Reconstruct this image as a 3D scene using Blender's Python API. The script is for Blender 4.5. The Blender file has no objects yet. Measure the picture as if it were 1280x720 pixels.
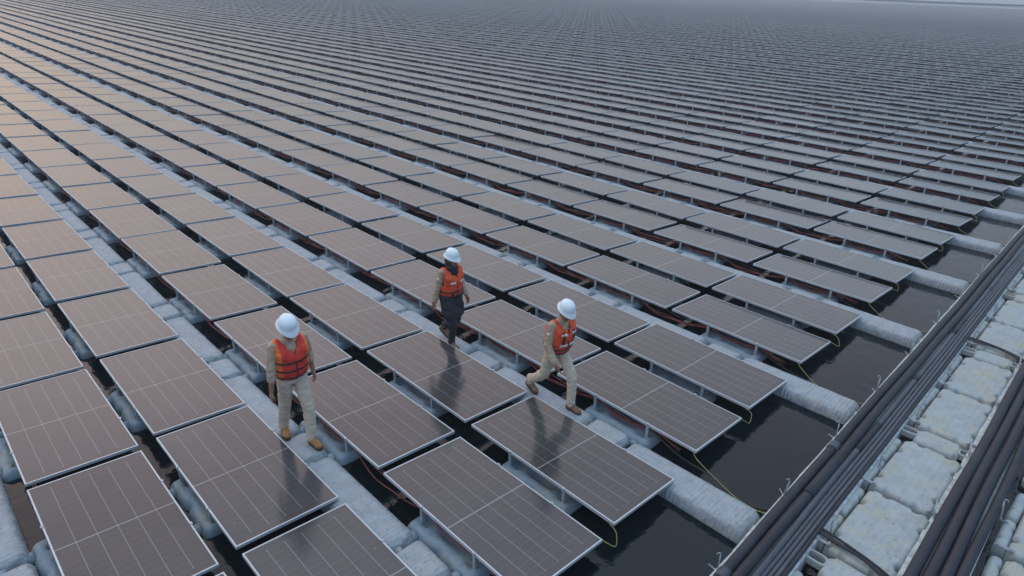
import bpy, bmesh, math, random
import numpy as np
from mathutils import Vector, Matrix, noise
random.seed(7)
R = math.radians
S = bpy.context.scene
col = S.collection

# ------------------------------------------------------------------ camera
YAW, PITCH, ROLL, FPX = -0.793248, 0.443999, 0.024701, 821.292
CAM = Vector((2.85737, -3.08312, 5.20357))
fw = Vector((math.sin(YAW)*math.cos(PITCH), math.cos(YAW)*math.cos(PITCH), -math.sin(PITCH)))
rt0 = Vector((math.cos(YAW), -math.sin(YAW), 0)); up0 = rt0.cross(fw)
rt = rt0*math.cos(ROLL) + up0*math.sin(ROLL); up = up0*math.cos(ROLL) - rt0*math.sin(ROLL)
cam_d = bpy.data.cameras.new('camera'); cam = bpy.data.objects.new('camera', cam_d); col.objects.link(cam)
m = Matrix((rt, up, -fw)).transposed().to_4x4(); m.translation = CAM
cam.matrix_world = m
cam_d.sensor_width = 36; cam_d.lens = FPX/1280*36; cam_d.clip_end = 5000; cam_d.clip_start = .05
S.camera = cam
S.render.resolution_x, S.render.resolution_y = 1024, 576

# ------------------------------------------------------------------ sky, sun, exposure
SUN_AZ = R(-88)      # compass angle from +y towards +x: the afterglow stands far to the left
w = bpy.data.worlds.new('World'); S.world = w; w.use_nodes = True
nt = w.node_tree; nt.nodes.clear()
def N(t, typ, **k):
    n = t.nodes.new(typ)
    for a, b in k.items():
        if hasattr(n, a): setattr(n, a, b)
    return n
def math_(t, op, a, b=None, c=None, clamp=False):
    n = t.nodes.new('ShaderNodeMath'); n.operation = op; n.use_clamp = clamp
    for i, v in enumerate((a, b, c)):
        if v is None: continue
        if isinstance(v, (int, float)): n.inputs[i].default_value = v
        else: t.links.new(v, n.inputs[i])
    return n.outputs[0]
def mix_(t, fac, a, b, blend='MIX'):
    n = t.nodes.new('ShaderNodeMix'); n.data_type = 'RGBA'; n.blend_type = blend
    for i, v in ((0, fac), (6, a), (7, b)):
        if isinstance(v, (int, float)): n.inputs[i].default_value = v
        elif isinstance(v, tuple): n.inputs[i].default_value = (*v[:3], 1)
        else: t.links.new(v, n.inputs[i])
    return n.outputs[2]
def ramp_(t, fac, stops):
    n = t.nodes.new('ShaderNodeValToRGB'); e = n.color_ramp.elements
    while len(e) > 1: e.remove(e[-1])
    e[0].position = stops[0][0]; e[0].color = (*stops[0][1], 1)
    for p, c in stops[1:]:
        q = e.new(p); q.color = (*c, 1)
    t.links.new(fac, n.inputs[0]); return n.outputs[0]
tc = N(nt, 'ShaderNodeTexCoord')
sep = N(nt, 'ShaderNodeSeparateXYZ'); nt.links.new(tc.outputs['Generated'], sep.inputs[0])
elev = math_(nt, 'MAXIMUM', sep.outputs[2], 0.0)
cl = N(nt, 'ShaderNodeTexNoise'); cl.inputs['Scale'].default_value = 2.2; cl.inputs['Detail'].default_value = 5
mp = N(nt, 'ShaderNodeMapping'); mp.inputs['Scale'].default_value = (1, 1, 3.0)
nt.links.new(tc.outputs['Generated'], mp.inputs[0]); nt.links.new(mp.outputs[0], cl.inputs['Vector'])
elev2 = math_(nt, 'ADD', elev, math_(nt, 'MULTIPLY', math_(nt, 'SUBTRACT', cl.outputs[0], .5), .10))
deck = ramp_(nt, elev2, [(0.0, (.345, .41, .48)), (.18, (.45, .535, .61)), (.42, (.44, .53, .64)), (.58, (.40, .475, .62)), (.80, (.60, .82, 1.0)), (1.0, (.70, .97, 1.0))])
side = math_(nt, 'MULTIPLY_ADD', sep.outputs[0], .55, .45, clamp=True)
deck = mix_(nt, side, deck, mix_(nt, 1.0, deck, (.74, .93, 1.18), 'MULTIPLY'))
lowl = math_(nt, 'MULTIPLY', math_(nt, 'MULTIPLY_ADD', sep.outputs[0], -1.3, -.25, clamp=True), math_(nt, 'MULTIPLY_ADD', elev, -2.6, 1.0, clamp=True))
dk_ = N(nt, 'ShaderNodeVectorMath'); dk_.operation = 'SCALE'; nt.links.new(deck, dk_.inputs[0])
nt.links.new(math_(nt, 'MULTIPLY_ADD', lowl, -.70, 1.0), dk_.inputs['Scale']); deck = dk_.outputs[0]
sd = Vector((math.sin(SUN_AZ), math.cos(SUN_AZ), .50)).normalized()
dt = N(nt, 'ShaderNodeVectorMath'); dt.operation = 'DOT_PRODUCT'
nt.links.new(tc.outputs['Generated'], dt.inputs[0]); dt.inputs[1].default_value = sd
glow = math_(nt, 'POWER', math_(nt, 'MAXIMUM', dt.outputs['Value'], 0.0), 2.2)
gl_e = ramp_(nt, elev, [(0.0, (.02, .02, .02)), (.12, (.10, .10, .10)), (.28, (.55, .55, .55)), (.46, (1, 1, 1)), (.70, (.5, .5, .5)), (1.0, (.2, .2, .2))])
glow = math_(nt, 'MULTIPLY', glow, gl_e)
glowc = mix_(nt, glow, (0, 0, 0), (1.2, .76, .58))
sky = N(nt, 'ShaderNodeTexSky'); sky.sky_type = 'NISHITA'; sky.sun_disc = False
sky.sun_elevation = R(9); sky.sun_rotation = SUN_AZ; sky.air_density = 1.2; sky.dust_density = 3.0
bg1 = N(nt, 'ShaderNodeBackground'); bg1.inputs[1].default_value = 1.15
nt.links.new(mix_(nt, 1.0, deck, glowc, 'ADD'), bg1.inputs[0])
bg2 = N(nt, 'ShaderNodeBackground'); bg2.inputs[1].default_value = 0.008; nt.links.new(sky.outputs[0], bg2.inputs[0])
ad = N(nt, 'ShaderNodeAddShader'); nt.links.new(bg1.outputs[0], ad.inputs[0]); nt.links.new(bg2.outputs[0], ad.inputs[1])
wo = N(nt, 'ShaderNodeOutputWorld'); nt.links.new(ad.outputs[0], wo.inputs[0])
sl = bpy.data.lights.new('sun', 'SUN'); sl.energy = .5; sl.angle = R(150); sl.color = (1, .88, .80)
so = bpy.data.objects.new('sun', sl); col.objects.link(so)
so.rotation_euler = Vector((-math.sin(SUN_AZ), -math.cos(SUN_AZ), -1.3)).to_track_quat('-Z', 'Y').to_euler()
S.view_settings.view_transform = 'Standard'; S.view_settings.look = 'None'
S.view_settings.exposure = 0.0; S.view_settings.gamma = 1; S.view_settings.use_curve_mapping = False

# ------------------------------------------------------------------ materials
def mat(name, c, rough=.5, metal=0.0, spec=.5, var=.12, scale=6.0, bump=0.0, bscale=60.0):
    mt = bpy.data.materials.new(name); mt.use_nodes = True; t = mt.node_tree
    b = t.nodes['Principled BSDF']; b.inputs['Roughness'].default_value = rough
    b.inputs['Metallic'].default_value = metal; b.inputs['Specular IOR Level'].default_value = spec
    co = N(t, 'ShaderNodeTexCoord'); oi = N(t, 'ShaderNodeObjectInfo')
    va = N(t, 'ShaderNodeVectorMath'); va.operation = 'ADD'
    cx = N(t, 'ShaderNodeCombineXYZ')
    for i in range(3): t.links.new(math_(t, 'MULTIPLY', oi.outputs['Random'], 37.0+11*i), cx.inputs[i])
    t.links.new(co.outputs['Object'], va.inputs[0]); t.links.new(cx.outputs[0], va.inputs[1])
    nz = N(t, 'ShaderNodeTexNoise'); nz.inputs['Scale'].default_value = scale; nz.inputs['Detail'].default_value = 6
    t.links.new(va.outputs[0], nz.inputs['Vector'])
    lo = tuple(x*(1-var) for x in c); hi = tuple(min(1, x*(1+var)) for x in c)
    cc = ramp_(t, nz.outputs[0], [(.3, lo), (.7, hi)])
    t.links.new(cc, b.inputs['Base Color'])
    if bump:
        n2 = N(t, 'ShaderNodeTexNoise'); n2.inputs['Scale'].default_value = bscale; n2.inputs['Detail'].default_value = 4
        t.links.new(va.outputs[0], n2.inputs['Vector'])
        bp = N(t, 'ShaderNodeBump'); bp.inputs['Strength'].default_value = bump; bp.inputs['Distance'].default_value = .01
        t.links.new(n2.outputs[0], bp.inputs['Height']); t.links.new(bp.outputs[0], b.inputs['Normal'])
    mt['vec'] = 1
    return mt, t, b, va, cc
M = {}
M['alu'] = mat('aluminium_frame', (.44, .47, .50), .45, .35, var=.08)[0]
M['steel'] = mat('galvanised_steel', (.36, .41, .46), .5, .45, var=.2, scale=25)[0]
M['dark_pipe'] = mat('black_pipe', (.019, .021, .029), .55, spec=.35, var=.25, scale=3, bump=.15, bscale=30)[0]
M['grey_pipe'] = mat('grey_pipe', (.052, .060, .078), .5, var=.2, scale=4)[0]
M['red'] = mat('red_cable', (.21, .045, .04), .5, var=.2)[0]
M['maroon'] = mat('maroon_cable', (.12, .03, .03), .5, var=.2)[0]
M['black'] = mat('black_rubber', (.018, .018, .02), .55)[0]
M['yellow'] = mat('yellow_green_wire', (.30, .29, .10), .5, var=.25, scale=30)[0]
M['white_strip'] = mat('weathered_edge', (.46, .48, .49), .7, var=.3, scale=14)[0]
M['helmet'] = mat('helmet_plastic', (.74, .80, .84), .3, var=.02)[0]
M['skin'] = mat('skin', (.27, .125, .075), .55, var=.1)[0]
M['shirt'] = mat('khaki_shirt', (.40, .30, .215), .85, var=.15, scale=9, bump=.5, bscale=26)[0]
M['trousers'] = mat('beige_trousers', (.50, .41, .315), .85, var=.14, scale=8, bump=.5, bscale=24)[0]
M['vest_red'] = mat('red_orange_vest', (.62, .036, .022), .7, var=.14, scale=14, bump=.5, bscale=26)[0]
M['vest_orange'] = mat('orange_vest', (.74, .15, .025), .7, var=.14, scale=14, bump=.5, bscale=26)[0]
M['vest_or2'] = mat('bright_orange_vest', (.66, .072, .020), .7, var=.14, scale=14, bump=.5, bscale=26)[0]
M['reflect'] = mat('reflective_tape', (.68, .68, .66), .35, var=.05)[0]
M['navy'] = mat('navy_cloth', (.017, .016, .024), .85, var=.2, scale=10, bump=.5, bscale=24)[0]
M['scarf'] = mat('black_scarf', (.014, .013, .016), .8, var=.2)[0]
M['boot'] = mat('tan_leather', (.30, .125, .035), .6, var=.2, scale=20)[0]
M['boot_dark'] = mat('brown_leather', (.16, .085, .045), .6, var=.2, scale=20)[0]
M['sole'] = mat('rubber_sole', (.035, .03, .028), .8)[0]
M['eye'] = mat('eye', (.02, .015, .012), .2)[0]
M['lip'] = mat('lip', (.20, .075, .06), .5)[0]
M['boomm'] = mat('far_float_line', (.09, .10, .12), .7)[0]

def float_mat(name, c, stain, ridge):
    mt, t, b, va, cc = mat(name, c, .62, var=.10, scale=7)
    n = N(t, 'ShaderNodeTexNoise'); n.inputs['Scale'].default_value = 2.6; n.inputs['Detail'].default_value = 8; n.inputs['Roughness'].default_value = .7
    t.links.new(va.outputs[0], n.inputs['Vector'])
    f = math_(t, 'MULTIPLY', math_(t, 'MULTIPLY_ADD', n.outputs[0], 5.0, -2.45, clamp=True), stain)
    c2 = mix_(t, f, cc, (.36, .33, .21))
    n3 = N(t, 'ShaderNodeTexNoise'); n3.inputs['Scale'].default_value = 28; n3.inputs['Detail'].default_value = 5
    t.links.new(va.outputs[0], n3.inputs['Vector'])
    f3 = math_(t, 'MULTIPLY', math_(t, 'MULTIPLY_ADD', n3.outputs[0], 9.0, -5.3, clamp=True), .55)
    c3 = mix_(t, f3, c2, (.12, .12, .12))
    t.links.new(c3, b.inputs['Base Color'])
    co = N(t, 'ShaderNodeTexCoord')
    vo = N(t, 'ShaderNodeTexVoronoi'); vo.inputs['Scale'].default_value = ridge; vo.inputs['Randomness'].default_value = .35
    mp = N(t, 'ShaderNodeMapping'); mp.inputs['Scale'].default_value = (1.0, .55, .3)
    t.links.new(co.outputs['Object'], mp.inputs[0]); t.links.new(mp.outputs[0], vo.inputs['Vector'])
    n4 = N(t, 'ShaderNodeTexNoise'); n4.inputs['Scale'].default_value = 9; t.links.new(va.outputs[0], n4.inputs['Vector'])
    sp_ = N(t, 'ShaderNodeSeparateXYZ'); t.links.new(co.outputs['Object'], sp_.inputs[0])
    rd = math_(t, 'SINE', math_(t, 'ADD', math_(t, 'MULTIPLY', sp_.outputs[0], 100.0 if ridge == 20 else 40.0), math_(t, 'MULTIPLY', n4.outputs[0], 7.0)))
    h = math_(t, 'ADD', math_(t, 'ADD', math_(t, 'MULTIPLY', vo.outputs['Distance'], 1.15), math_(t, 'MULTIPLY', rd, .09 if ridge == 20 else .05)), math_(t, 'MULTIPLY', n4.outputs[0], 1.3))
    bp = N(t, 'ShaderNodeBump'); bp.inputs['Strength'].default_value = .80 if ridge == 20 else .38; bp.inputs['Distance'].default_value = .024
    t.links.new(h, bp.inputs['Height']); t.links.new(bp.outputs[0], b.inputs['Normal'])
    return mt
M['walk'] = float_mat('walkway_plastic', (.28, .305, .34), .25, 20)
M['pontoon'] = float_mat('pontoon_plastic', (.185, .235, .29), .5, 9)
M['deck'] = float_mat('deck_plastic', (.30, .33, .345), .75, 13)

# photovoltaic glass with cell lines from the UV map
mt, t, b, va, cc = mat('solar_glass', (.036, .036, .042), .16, var=.10, scale=2.5)
uv = N(t, 'ShaderNodeUVMap'); uv.uv_map = 'UVMap'
sx = N(t, 'ShaderNodeSeparateXYZ'); t.links.new(uv.outputs[0], sx.inputs[0])
U, V = sx.outputs[0], sx.outputs[1]
def line(coord, n, half):     # 1 on multiples of 1/n, half = half width in coord units
    fr = math_(t, 'FRACT', math_(t, 'MULTIPLY_ADD', coord, n, .5))
    return math_(t, 'LESS_THAN', math_(t, 'ABSOLUTE', math_(t, 'SUBTRACT', fr, .5)), half*n)
def band(coord, lo, hi):
    return math_(t, 'MULTIPLY', math_(t, 'GREATER_THAN', coord, lo), math_(t, 'LESS_THAN', coord, hi))
inside = math_(t, 'MULTIPLY', band(U, .035, .965), band(V, .05, .95))
midl = math_(t, 'LESS_THAN', math_(t, 'ABSOLUTE', math_(t, 'SUBTRACT', U, .5)), .0030)
longl = math_(t, 'MULTIPLY', line(V, 6, .0029), inside)
oi = N(t, 'ShaderNodeObjectInfo')
cell = math_(t, 'MULTIPLY', math_(t, 'MULTIPLY', line(U, 24, .0009), inside), .10)
mask = math_(t, 'MAXIMUM', math_(t, 'MAXIMUM', math_(t, 'MULTIPLY', midl, .40), math_(t, 'MULTIPLY', longl, .30)), cell)
n5 = N(t, 'ShaderNodeTexNoise'); n5.inputs['Scale'].default_value = 1.1; n5.inputs['Detail'].default_value = 7; n5.inputs['Roughness'].default_value = .65
t.links.new(va.outputs[0], n5.inputs['Vector'])
dust = math_(t, 'MULTIPLY_ADD', n5.outputs[0], .50, -.06, clamp=True)
dusty = mix_(t, dust, cc, (.122, .106, .096))
tint = math_(t, 'MULTIPLY_ADD', oi.outputs['Random'], .34, .83)
gm = N(t, 'ShaderNodeVectorMath'); gm.operation = 'SCALE'; t.links.new(dusty, gm.inputs[0]); t.links.new(tint, gm.inputs['Scale'])
sv = N(t, 'ShaderNodeTexVoronoi'); sv.inputs['Scale'].default_value = 3.4; t.links.new(va.outputs[0], sv.inputs['Vector'])
sn = N(t, 'ShaderNodeTexNoise'); sn.inputs['Scale'].default_value = 40; t.links.new(va.outputs[0], sn.inputs['Vector'])
drop = math_(t, 'LESS_THAN', math_(t, 'ADD', sv.outputs['Distance'], math_(t, 'MULTIPLY', sn.outputs[0], .06)), .062)
sr = N(t, 'ShaderNodeSeparateColor'); t.links.new(sv.outputs['Color'], sr.inputs[0])
drop = math_(t, 'MULTIPLY', math_(t, 'MULTIPLY', drop, math_(t, 'GREATER_THAN', sr.outputs[0], .80)), .55)
b0 = mix_(t, mask, gm.outputs[0], (.50, .52, .52))
t.links.new(mix_(t, drop, b0, (.42, .42, .38)), b.inputs['Base Color'])
t.links.new(math_(t, 'MULTIPLY_ADD', n5.outputs[0], .16, .07), b.inputs['Roughness'])
b.inputs['IOR'].default_value = 1.5
M['glass'] = mt

mw = bpy.data.materials.new('dark_water'); mw.use_nodes = True; t = mw.node_tree; b = t.nodes['Principled BSDF']
b.inputs['Base Color'].default_value = (.004, .008, .011, 1); b.inputs['Roughness'].default_value = .06; b.inputs['IOR'].default_value = 1.333
co = N(t, 'ShaderNodeTexCoord')
a1 = N(t, 'ShaderNodeTexNoise'); a1.inputs['Scale'].default_value = 3.2; a1.inputs['Detail'].default_value = 3
a2 = N(t, 'ShaderNodeTexNoise'); a2.inputs['Scale'].default_value = 16; a2.inputs['Detail'].default_value = 2
for a in (a1, a2): t.links.new(co.outputs['Object'], a.inputs['Vector'])
bp = N(t, 'ShaderNodeBump'); bp.inputs['Strength'].default_value = .5; bp.inputs['Distance'].default_value = .02
t.links.new(math_(t, 'ADD', a1.outputs[0], math_(t, 'MULTIPLY', a2.outputs[0], .18)), bp.inputs['Height']); t.links.new(bp.outputs[0], b.inputs['Normal'])
M['water'] = mw

# ------------------------------------------------------------------ helpers
def link(name, me, parent=None, loc=None):
    o = bpy.data.objects.new(name, me); col.objects.link(o)
    if parent: o.parent = parent
    if loc is not None: o.location = loc
    return o
def tag(o, label=None, cat=None, group=None, kind=None):
    if label: o['label'] = label
    if cat: o['category'] = cat
    if group: o['group'] = group
    if kind: o['kind'] = kind
    return o
def mesh(name, bm, *mats, smooth=False):
    me = bpy.data.meshes.new(name)
    bmesh.ops.recalc_face_normals(bm, faces=bm.faces)
    if smooth:
        for f in bm.faces: f.smooth = True
    bm.to_mesh(me); bm.free()
    for x in mats: me.materials.append(x)
    return me
def box(bm, x0, x1, y0, y1, z0, z1, fz=None, mi=0):
    P = [(x, y, z) for z in (z0, z1) for y in (y0, y1) for x in (x0, x1)]
    if fz: P = [fz(p) for p in P]
    v = [bm.verts.new(p) for p in P]
    for q in ((0, 2, 3, 1), (4, 5, 7, 6), (0, 1, 5, 4), (2, 6, 7, 3), (0, 4, 6, 2), (1, 3, 7, 5)):
        f = bm.faces.new([v[i] for i in q]); f.material_index = mi
    return v
def tube(bm, pts, r, n=6, cap=True):
    pts = [Vector(p) for p in pts]; rings = []
    for i, p in enumerate(pts):
        d = (pts[min(i+1, len(pts)-1)] - pts[max(i-1, 0)]).normalized()
        a = d.cross(Vector((0, 0, 1)))
        if a.length < 1e-3: a = d.cross(Vector((1, 0, 0)))
        a.normalize(); c = d.cross(a)
        rr = r[i] if isinstance(r, (list, tuple)) else r
        rings.append([bm.verts.new(p + a*rr*math.cos(2*math.pi*k/n) + c*rr*math.sin(2*math.pi*k/n)) for k in range(n)])
    for A, B in zip(rings, rings[1:]):
        for k in range(n):
            f = bm.faces.new((A[k], A[(k+1) % n], B[(k+1) % n], B[k])); f.smooth = True
    if cap:
        bm.faces.new(rings[0]); bm.faces.new(rings[-1])
def bez(ps, n=14):            # Catmull-Rom through points
    ps = [Vector(p) for p in ps]; q = [ps[0]] + ps + [ps[-1]]; out = []
    for i in range(1, len(q)-2):
        for k in range(n):
            s = k/n
            a, b_, c, d = q[i-1], q[i], q[i+1], q[i+2]
            out.append(.5*((2*b_) + (c-a)*s + (2*a-5*b_+4*c-d)*s*s + (3*b_-a-3*c+d)*s**3))
    out.append(ps[-1]); return out
def project(P):
    q = Vector(P) - CAM; d = q.dot(fw)
    if d < .3: return None
    return 640 + FPX*q.dot(rt)/d, 360 - FPX*q.dot(up)/d
ORD = ['zeroth', 'first', 'second', 'third', 'fourth', 'fifth', 'sixth', 'seventh', 'eighth', 'ninth', 'tenth', 'eleventh', 'twelfth',
       'thirteenth', 'fourteenth', 'fifteenth', 'sixteenth', 'seventeenth', 'eighteenth', 'nineteenth']
TENS = {2: 'twent', 3: 'thirt', 4: 'fort', 5: 'fift', 6: 'sixt', 7: 'sevent'}
def ordn(n):
    if n < 20: return ORD[n]
    return TENS[n//10]+'ieth' if n % 10 == 0 else TENS[n//10]+'y-'+ORD[n % 10]

# ------------------------------------------------------------------ water
WATER_Z = -.215
bm = bmesh.new(); vs = [bm.verts.new((x, y, 0)) for x, y in ((-900, -200), (500, -200), (500, 900), (-900, 900))]; bm.faces.new(vs)
tag(link('water', mesh('water', bm, M['water']), loc=(0, 0, WATER_Z)), kind='structure')

# ------------------------------------------------------------------ lattice of the array
L, W, TILT = 2.278, 1.134, .0675
PX, PY, GAP, SH = 2.398, 2.979, .181, -.0556
WC, WS = W*math.cos(TILT), W*math.sin(TILT)
YB = WC + GAP
NPAIR = 77
def xsh(y): return SH*y/PY
def panel_origin(row, j, k):      # centre of the near edge, z = level of the low far edge
    return Vector((-PX*k - L/2 + SH*j, PY*j + (YB if row else 0), 0))

def tilt(p):                      # (x, v, n) -> tilted panel plane; v across 0..W from near edge, n above the top face
    x, v, n = p
    return (x, v*math.cos(TILT) + n*math.sin(TILT), (W-v)*math.sin(TILT) + n*math.cos(TILT))
def frame_mesh():
    bm = bmesh.new(); r = .016; h = L/2
    for x0, x1, y0, y1 in ((-h, h, 0, r), (-h, h, W-r, W), (-h, -h+r, r, W-r), (h-r, h, r, W-r)):
        box(bm, x0, x1, y0, y1, -.035, 0, tilt)
    return mesh('frame', bm, M['alu'])
def glass_mesh():
    bm = bmesh.new(); r = .0162; h = L/2
    v = box(bm, -h+r, h-r, r, W-r, -.012, -.003, tilt)
    uvl = bm.loops.layers.uv.new('UVMap')
    idx = {vv: i for i, vv in enumerate(v)}
    for f in bm.faces:
        for lp in f.loops:
            i = idx[lp.vert]; lp[uvl].uv = (i & 1, (i >> 1) & 1)
    return mesh('glass_sheet', bm, M['glass'])
def post_mesh():                  # open steel channel with a foot and a cap that grips the frame
    bm = bmesh.new(); top = WS - .037
    box(bm, -.020, .020, -.004, 0, -.155, top)
    box(bm, -.020, -.016, 0, .028, -.155, top)
    box(bm, .016, .020, 0, .028, -.155, top)
    box(bm, -.034, .034, -.012, .040, -.165, -.155)
    box(bm, -.022, .022, -.010, .030, top, top+.006)
    box(bm, -.014, .014, -.012, -.003, top+.006, WS+.006)
    box(bm, -.014, .014, -.003, .014, WS+.002, WS+.006)
    return mesh('support_post', bm, M['steel'])
def clamp_mesh():
    bm = bmesh.new()
    box(bm, -.018, .018, -.014, .012, -.002, .007); box(bm, -.016, .016, .003, .012, -.13, -.002); box(bm, -.03, .03, -.01, .03, -.14, -.13)
    return mesh('clamp', bm, M['steel'])
me_frame, me_glass, me_post, me_clamp = frame_mesh(), glass_mesh(), post_mesh(), clamp_mesh()

# pillowed plastic floats as height fields
def float_mesh(name, lx, ly, top, rad, material, nx, ny, corner=.05, notch=(), dents=(), depth=.30, extra=None, wob=0.0):
    xs = np.linspace(-lx/2, lx/2, nx); ys = np.linspace(-ly/2, ly/2, ny)
    X, Y = np.meshgrid(xs, ys, indexing='ij')
    qx, qy = np.abs(X)-lx/2+corner, np.abs(Y)-ly/2+corner
    d = -(np.hypot(np.maximum(qx, 0), np.maximum(qy, 0)) + np.minimum(np.maximum(qx, qy), 0) - corner)
    for cx, cy, cr in notch: d = np.minimum(d, np.hypot(X-cx, Y-cy)-cr)
    q = 1-np.clip(d/rad, 0, 1)
    Z = top - rad*(1-np.sqrt(np.maximum(1-q*q, 0))) - np.where(d < 0, -d*3, 0)
    for cx, cy, sx_, sy_, dz in dents: Z = Z - dz*np.exp(-((X-cx)/sx_)**4-((Y-cy)/sy_)**4)
    if wob: Z = Z + wob*np.sin(X*23)*np.sin(Y*19+.7)*np.clip(d/rad, 0, 1)
    bm = bmesh.new()
    g = [[bm.verts.new((X[i, j], Y[i, j], Z[i, j])) for j in range(ny)] for i in range(nx)]
    for i in range(nx-1):
        for j in range(ny-1):
            bm.faces.new((g[i][j], g[i+1][j], g[i+1][j+1], g[i][j+1]))
    ring = [g[i][0] for i in range(nx)] + [g[nx-1][j] for j in range(1, ny)] + [g[i][ny-1] for i in range(nx-2, -1, -1)] + [g[0][j] for j in range(ny-2, 0, -1)]
    low = [bm.verts.new((v.co.x*.97, v.co.y*.97, top-depth)) for v in ring]
    n = len(ring)
    for i in range(n): bm.faces.new((ring[i], low[i], low[(i+1) % n], ring[(i+1) % n]))
    bm.faces.new(low)
    if extra: extra(bm)
    return mesh(name, bm, material, smooth=True)
WALK_TOP = -.055
LONG, SHORT, WY = 1.74, .56, .50
def lugs(bm):                     # the ear that bolts this float to its neighbour
    for sx_ in (-1, 1): tube(bm, [(sx_*(LONG/2-.03), .0, WALK_TOP-.10), (sx_*(LONG/2+.05), 0, WALK_TOP-.10)], .05, 8)
me_long = float_mesh('walkway_float', LONG, WY, WALK_TOP, .10, M['walk'], 48, 16, .07, wob=.003,
                     notch=[(sx_*LONG/2, sy_*WY/2, .055) for sx_ in (-1, 1) for sy_ in (-1, 1)],
                     dents=[(x, 0, .018, .5, .004) for x in (-.58, -.29, 0, .29, .58)], extra=lugs)
me_short = float_mesh('walkway_float', SHORT, WY, WALK_TOP-.006, .08, M['walk'], 20, 18, .05, wob=.003,
                      notch=[(sx_*SHORT/2, sy_*WY/2, .04) for sx_ in (-1, 1) for sy_ in (-1, 1)] + [(0, -WY/2-.02, .03)])
def ears(bm):
    for x in (-.36, .36):
        tube(bm, [(x, -.52, -.19), (x, -.60, -.19)], .07, 8)
        box(bm, x-.05, x+.05, -.48, -.40, -.15, -.125)
PL, PW = 1.10, 1.10
me_pont = float_mesh('pontoon', PW, PL, -.115, .11, M['pontoon'], 30, 30, .10, wob=.006,
                     notch=[(0, -PL/2-.03, .07), (-PW/2, -.1, .06), (PW/2, -.1, .06)],
                     dents=[(0, -.30, .22, .07, .05), (-.36, -.33, .07, .09, .04), (.36, -.33, .07, .09, .04), (0, .2, .3, .2, .06)], depth=.26, extra=ears)

# ------------------------------------------------------------------ which repeats the picture shows
def inframe(P, mx, my):
    q = project(P); return q is not None and -mx <= q[0] <= 1280+mx and -my <= q[1] <= 720+my
def rect_info(c, hx, y0, y1, z0, z1):
    pts = [(c.x+a*hx, c.y+y0+(y1-y0)*b_, z0+(z1-z0)*b_) for a in (-1, -.5, 0, .5, 1) for b_ in (0, .5, 1)]
    pr = [project(p) for p in pts]
    vis = sum(1 for q in pr if q and 0 <= q[0] <= 1280 and 0 <= q[1] <= 720)
    near = any(q and -330 <= q[0] <= 1500 and -60 <= q[1] <= 900 for q in pr)
    cs = [pr[0], pr[12], pr[14], pr[2]]
    area = 0
    if all(cs):
        for a, b_ in zip(cs, cs[1:]+cs[:1]): area += a[0]*b_[1]-b_[0]*a[1]
    return vis, near, abs(area)/2*vis/15
panels, longs, shorts = [], [], []
for j in range(-3, NPAIR):
    for k in range(0, 75):
        for row in (0, 1):
            c = panel_origin(row, j, k)
            vis, near, ar = rect_info(c, L/2, 0, WC, WS, 0)
            if near: panels.append((ar, vis, row, j, k, c))
        cs_ = Vector((-PX*k - L/2 + SH*j, PY*j + 2.555, 0))
        vis, near, ar = rect_info(cs_, SHORT/2, -WY/2, WY/2, WALK_TOP, WALK_TOP)
        if near: shorts.append((ar, vis, 0, j, k, cs_))
        cl_ = cs_ + Vector((PX/2, 0, 0))
        vis, near, ar = rect_info(cl_, LONG/2, -WY/2, WY/2, WALK_TOP, WALK_TOP)
        if near: longs.append((ar, vis, 0, j, k, cl_))
def split(lst, n=300):
    lst = sorted(lst, key=lambda q: -q[0])
    v = [q for q in lst if q[1] > 0]
    ind = v[:n]; ids = set(id(q) for q in ind)
    return ind, [q for q in lst if id(q) not in ids]
pan_i, pan_s = split(panels); wf_i, wf_s = split([q+('long',) for q in longs] + [q+('short',) for q in shorts])
long_i, short_i = [[q for q in wf_i if q[6] == a] for a in ('long', 'short')]; long_s, short_s = [[q for q in wf_s if q[6] == a] for a in ('long', 'short')]
def ranks(lst):                   # position of each float or panel in its row, counted from the right of what is in view
    rows = {}
    for q in lst: rows.setdefault((q[3], q[2]), []).append(q)
    out = {}
    for key, ls in rows.items():
        for i, q in enumerate(sorted(ls, key=lambda q: q[4])): out[id(q)] = i+1
    return out, sorted(rows)
rk, rows_p = ranks(pan_i)

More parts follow.
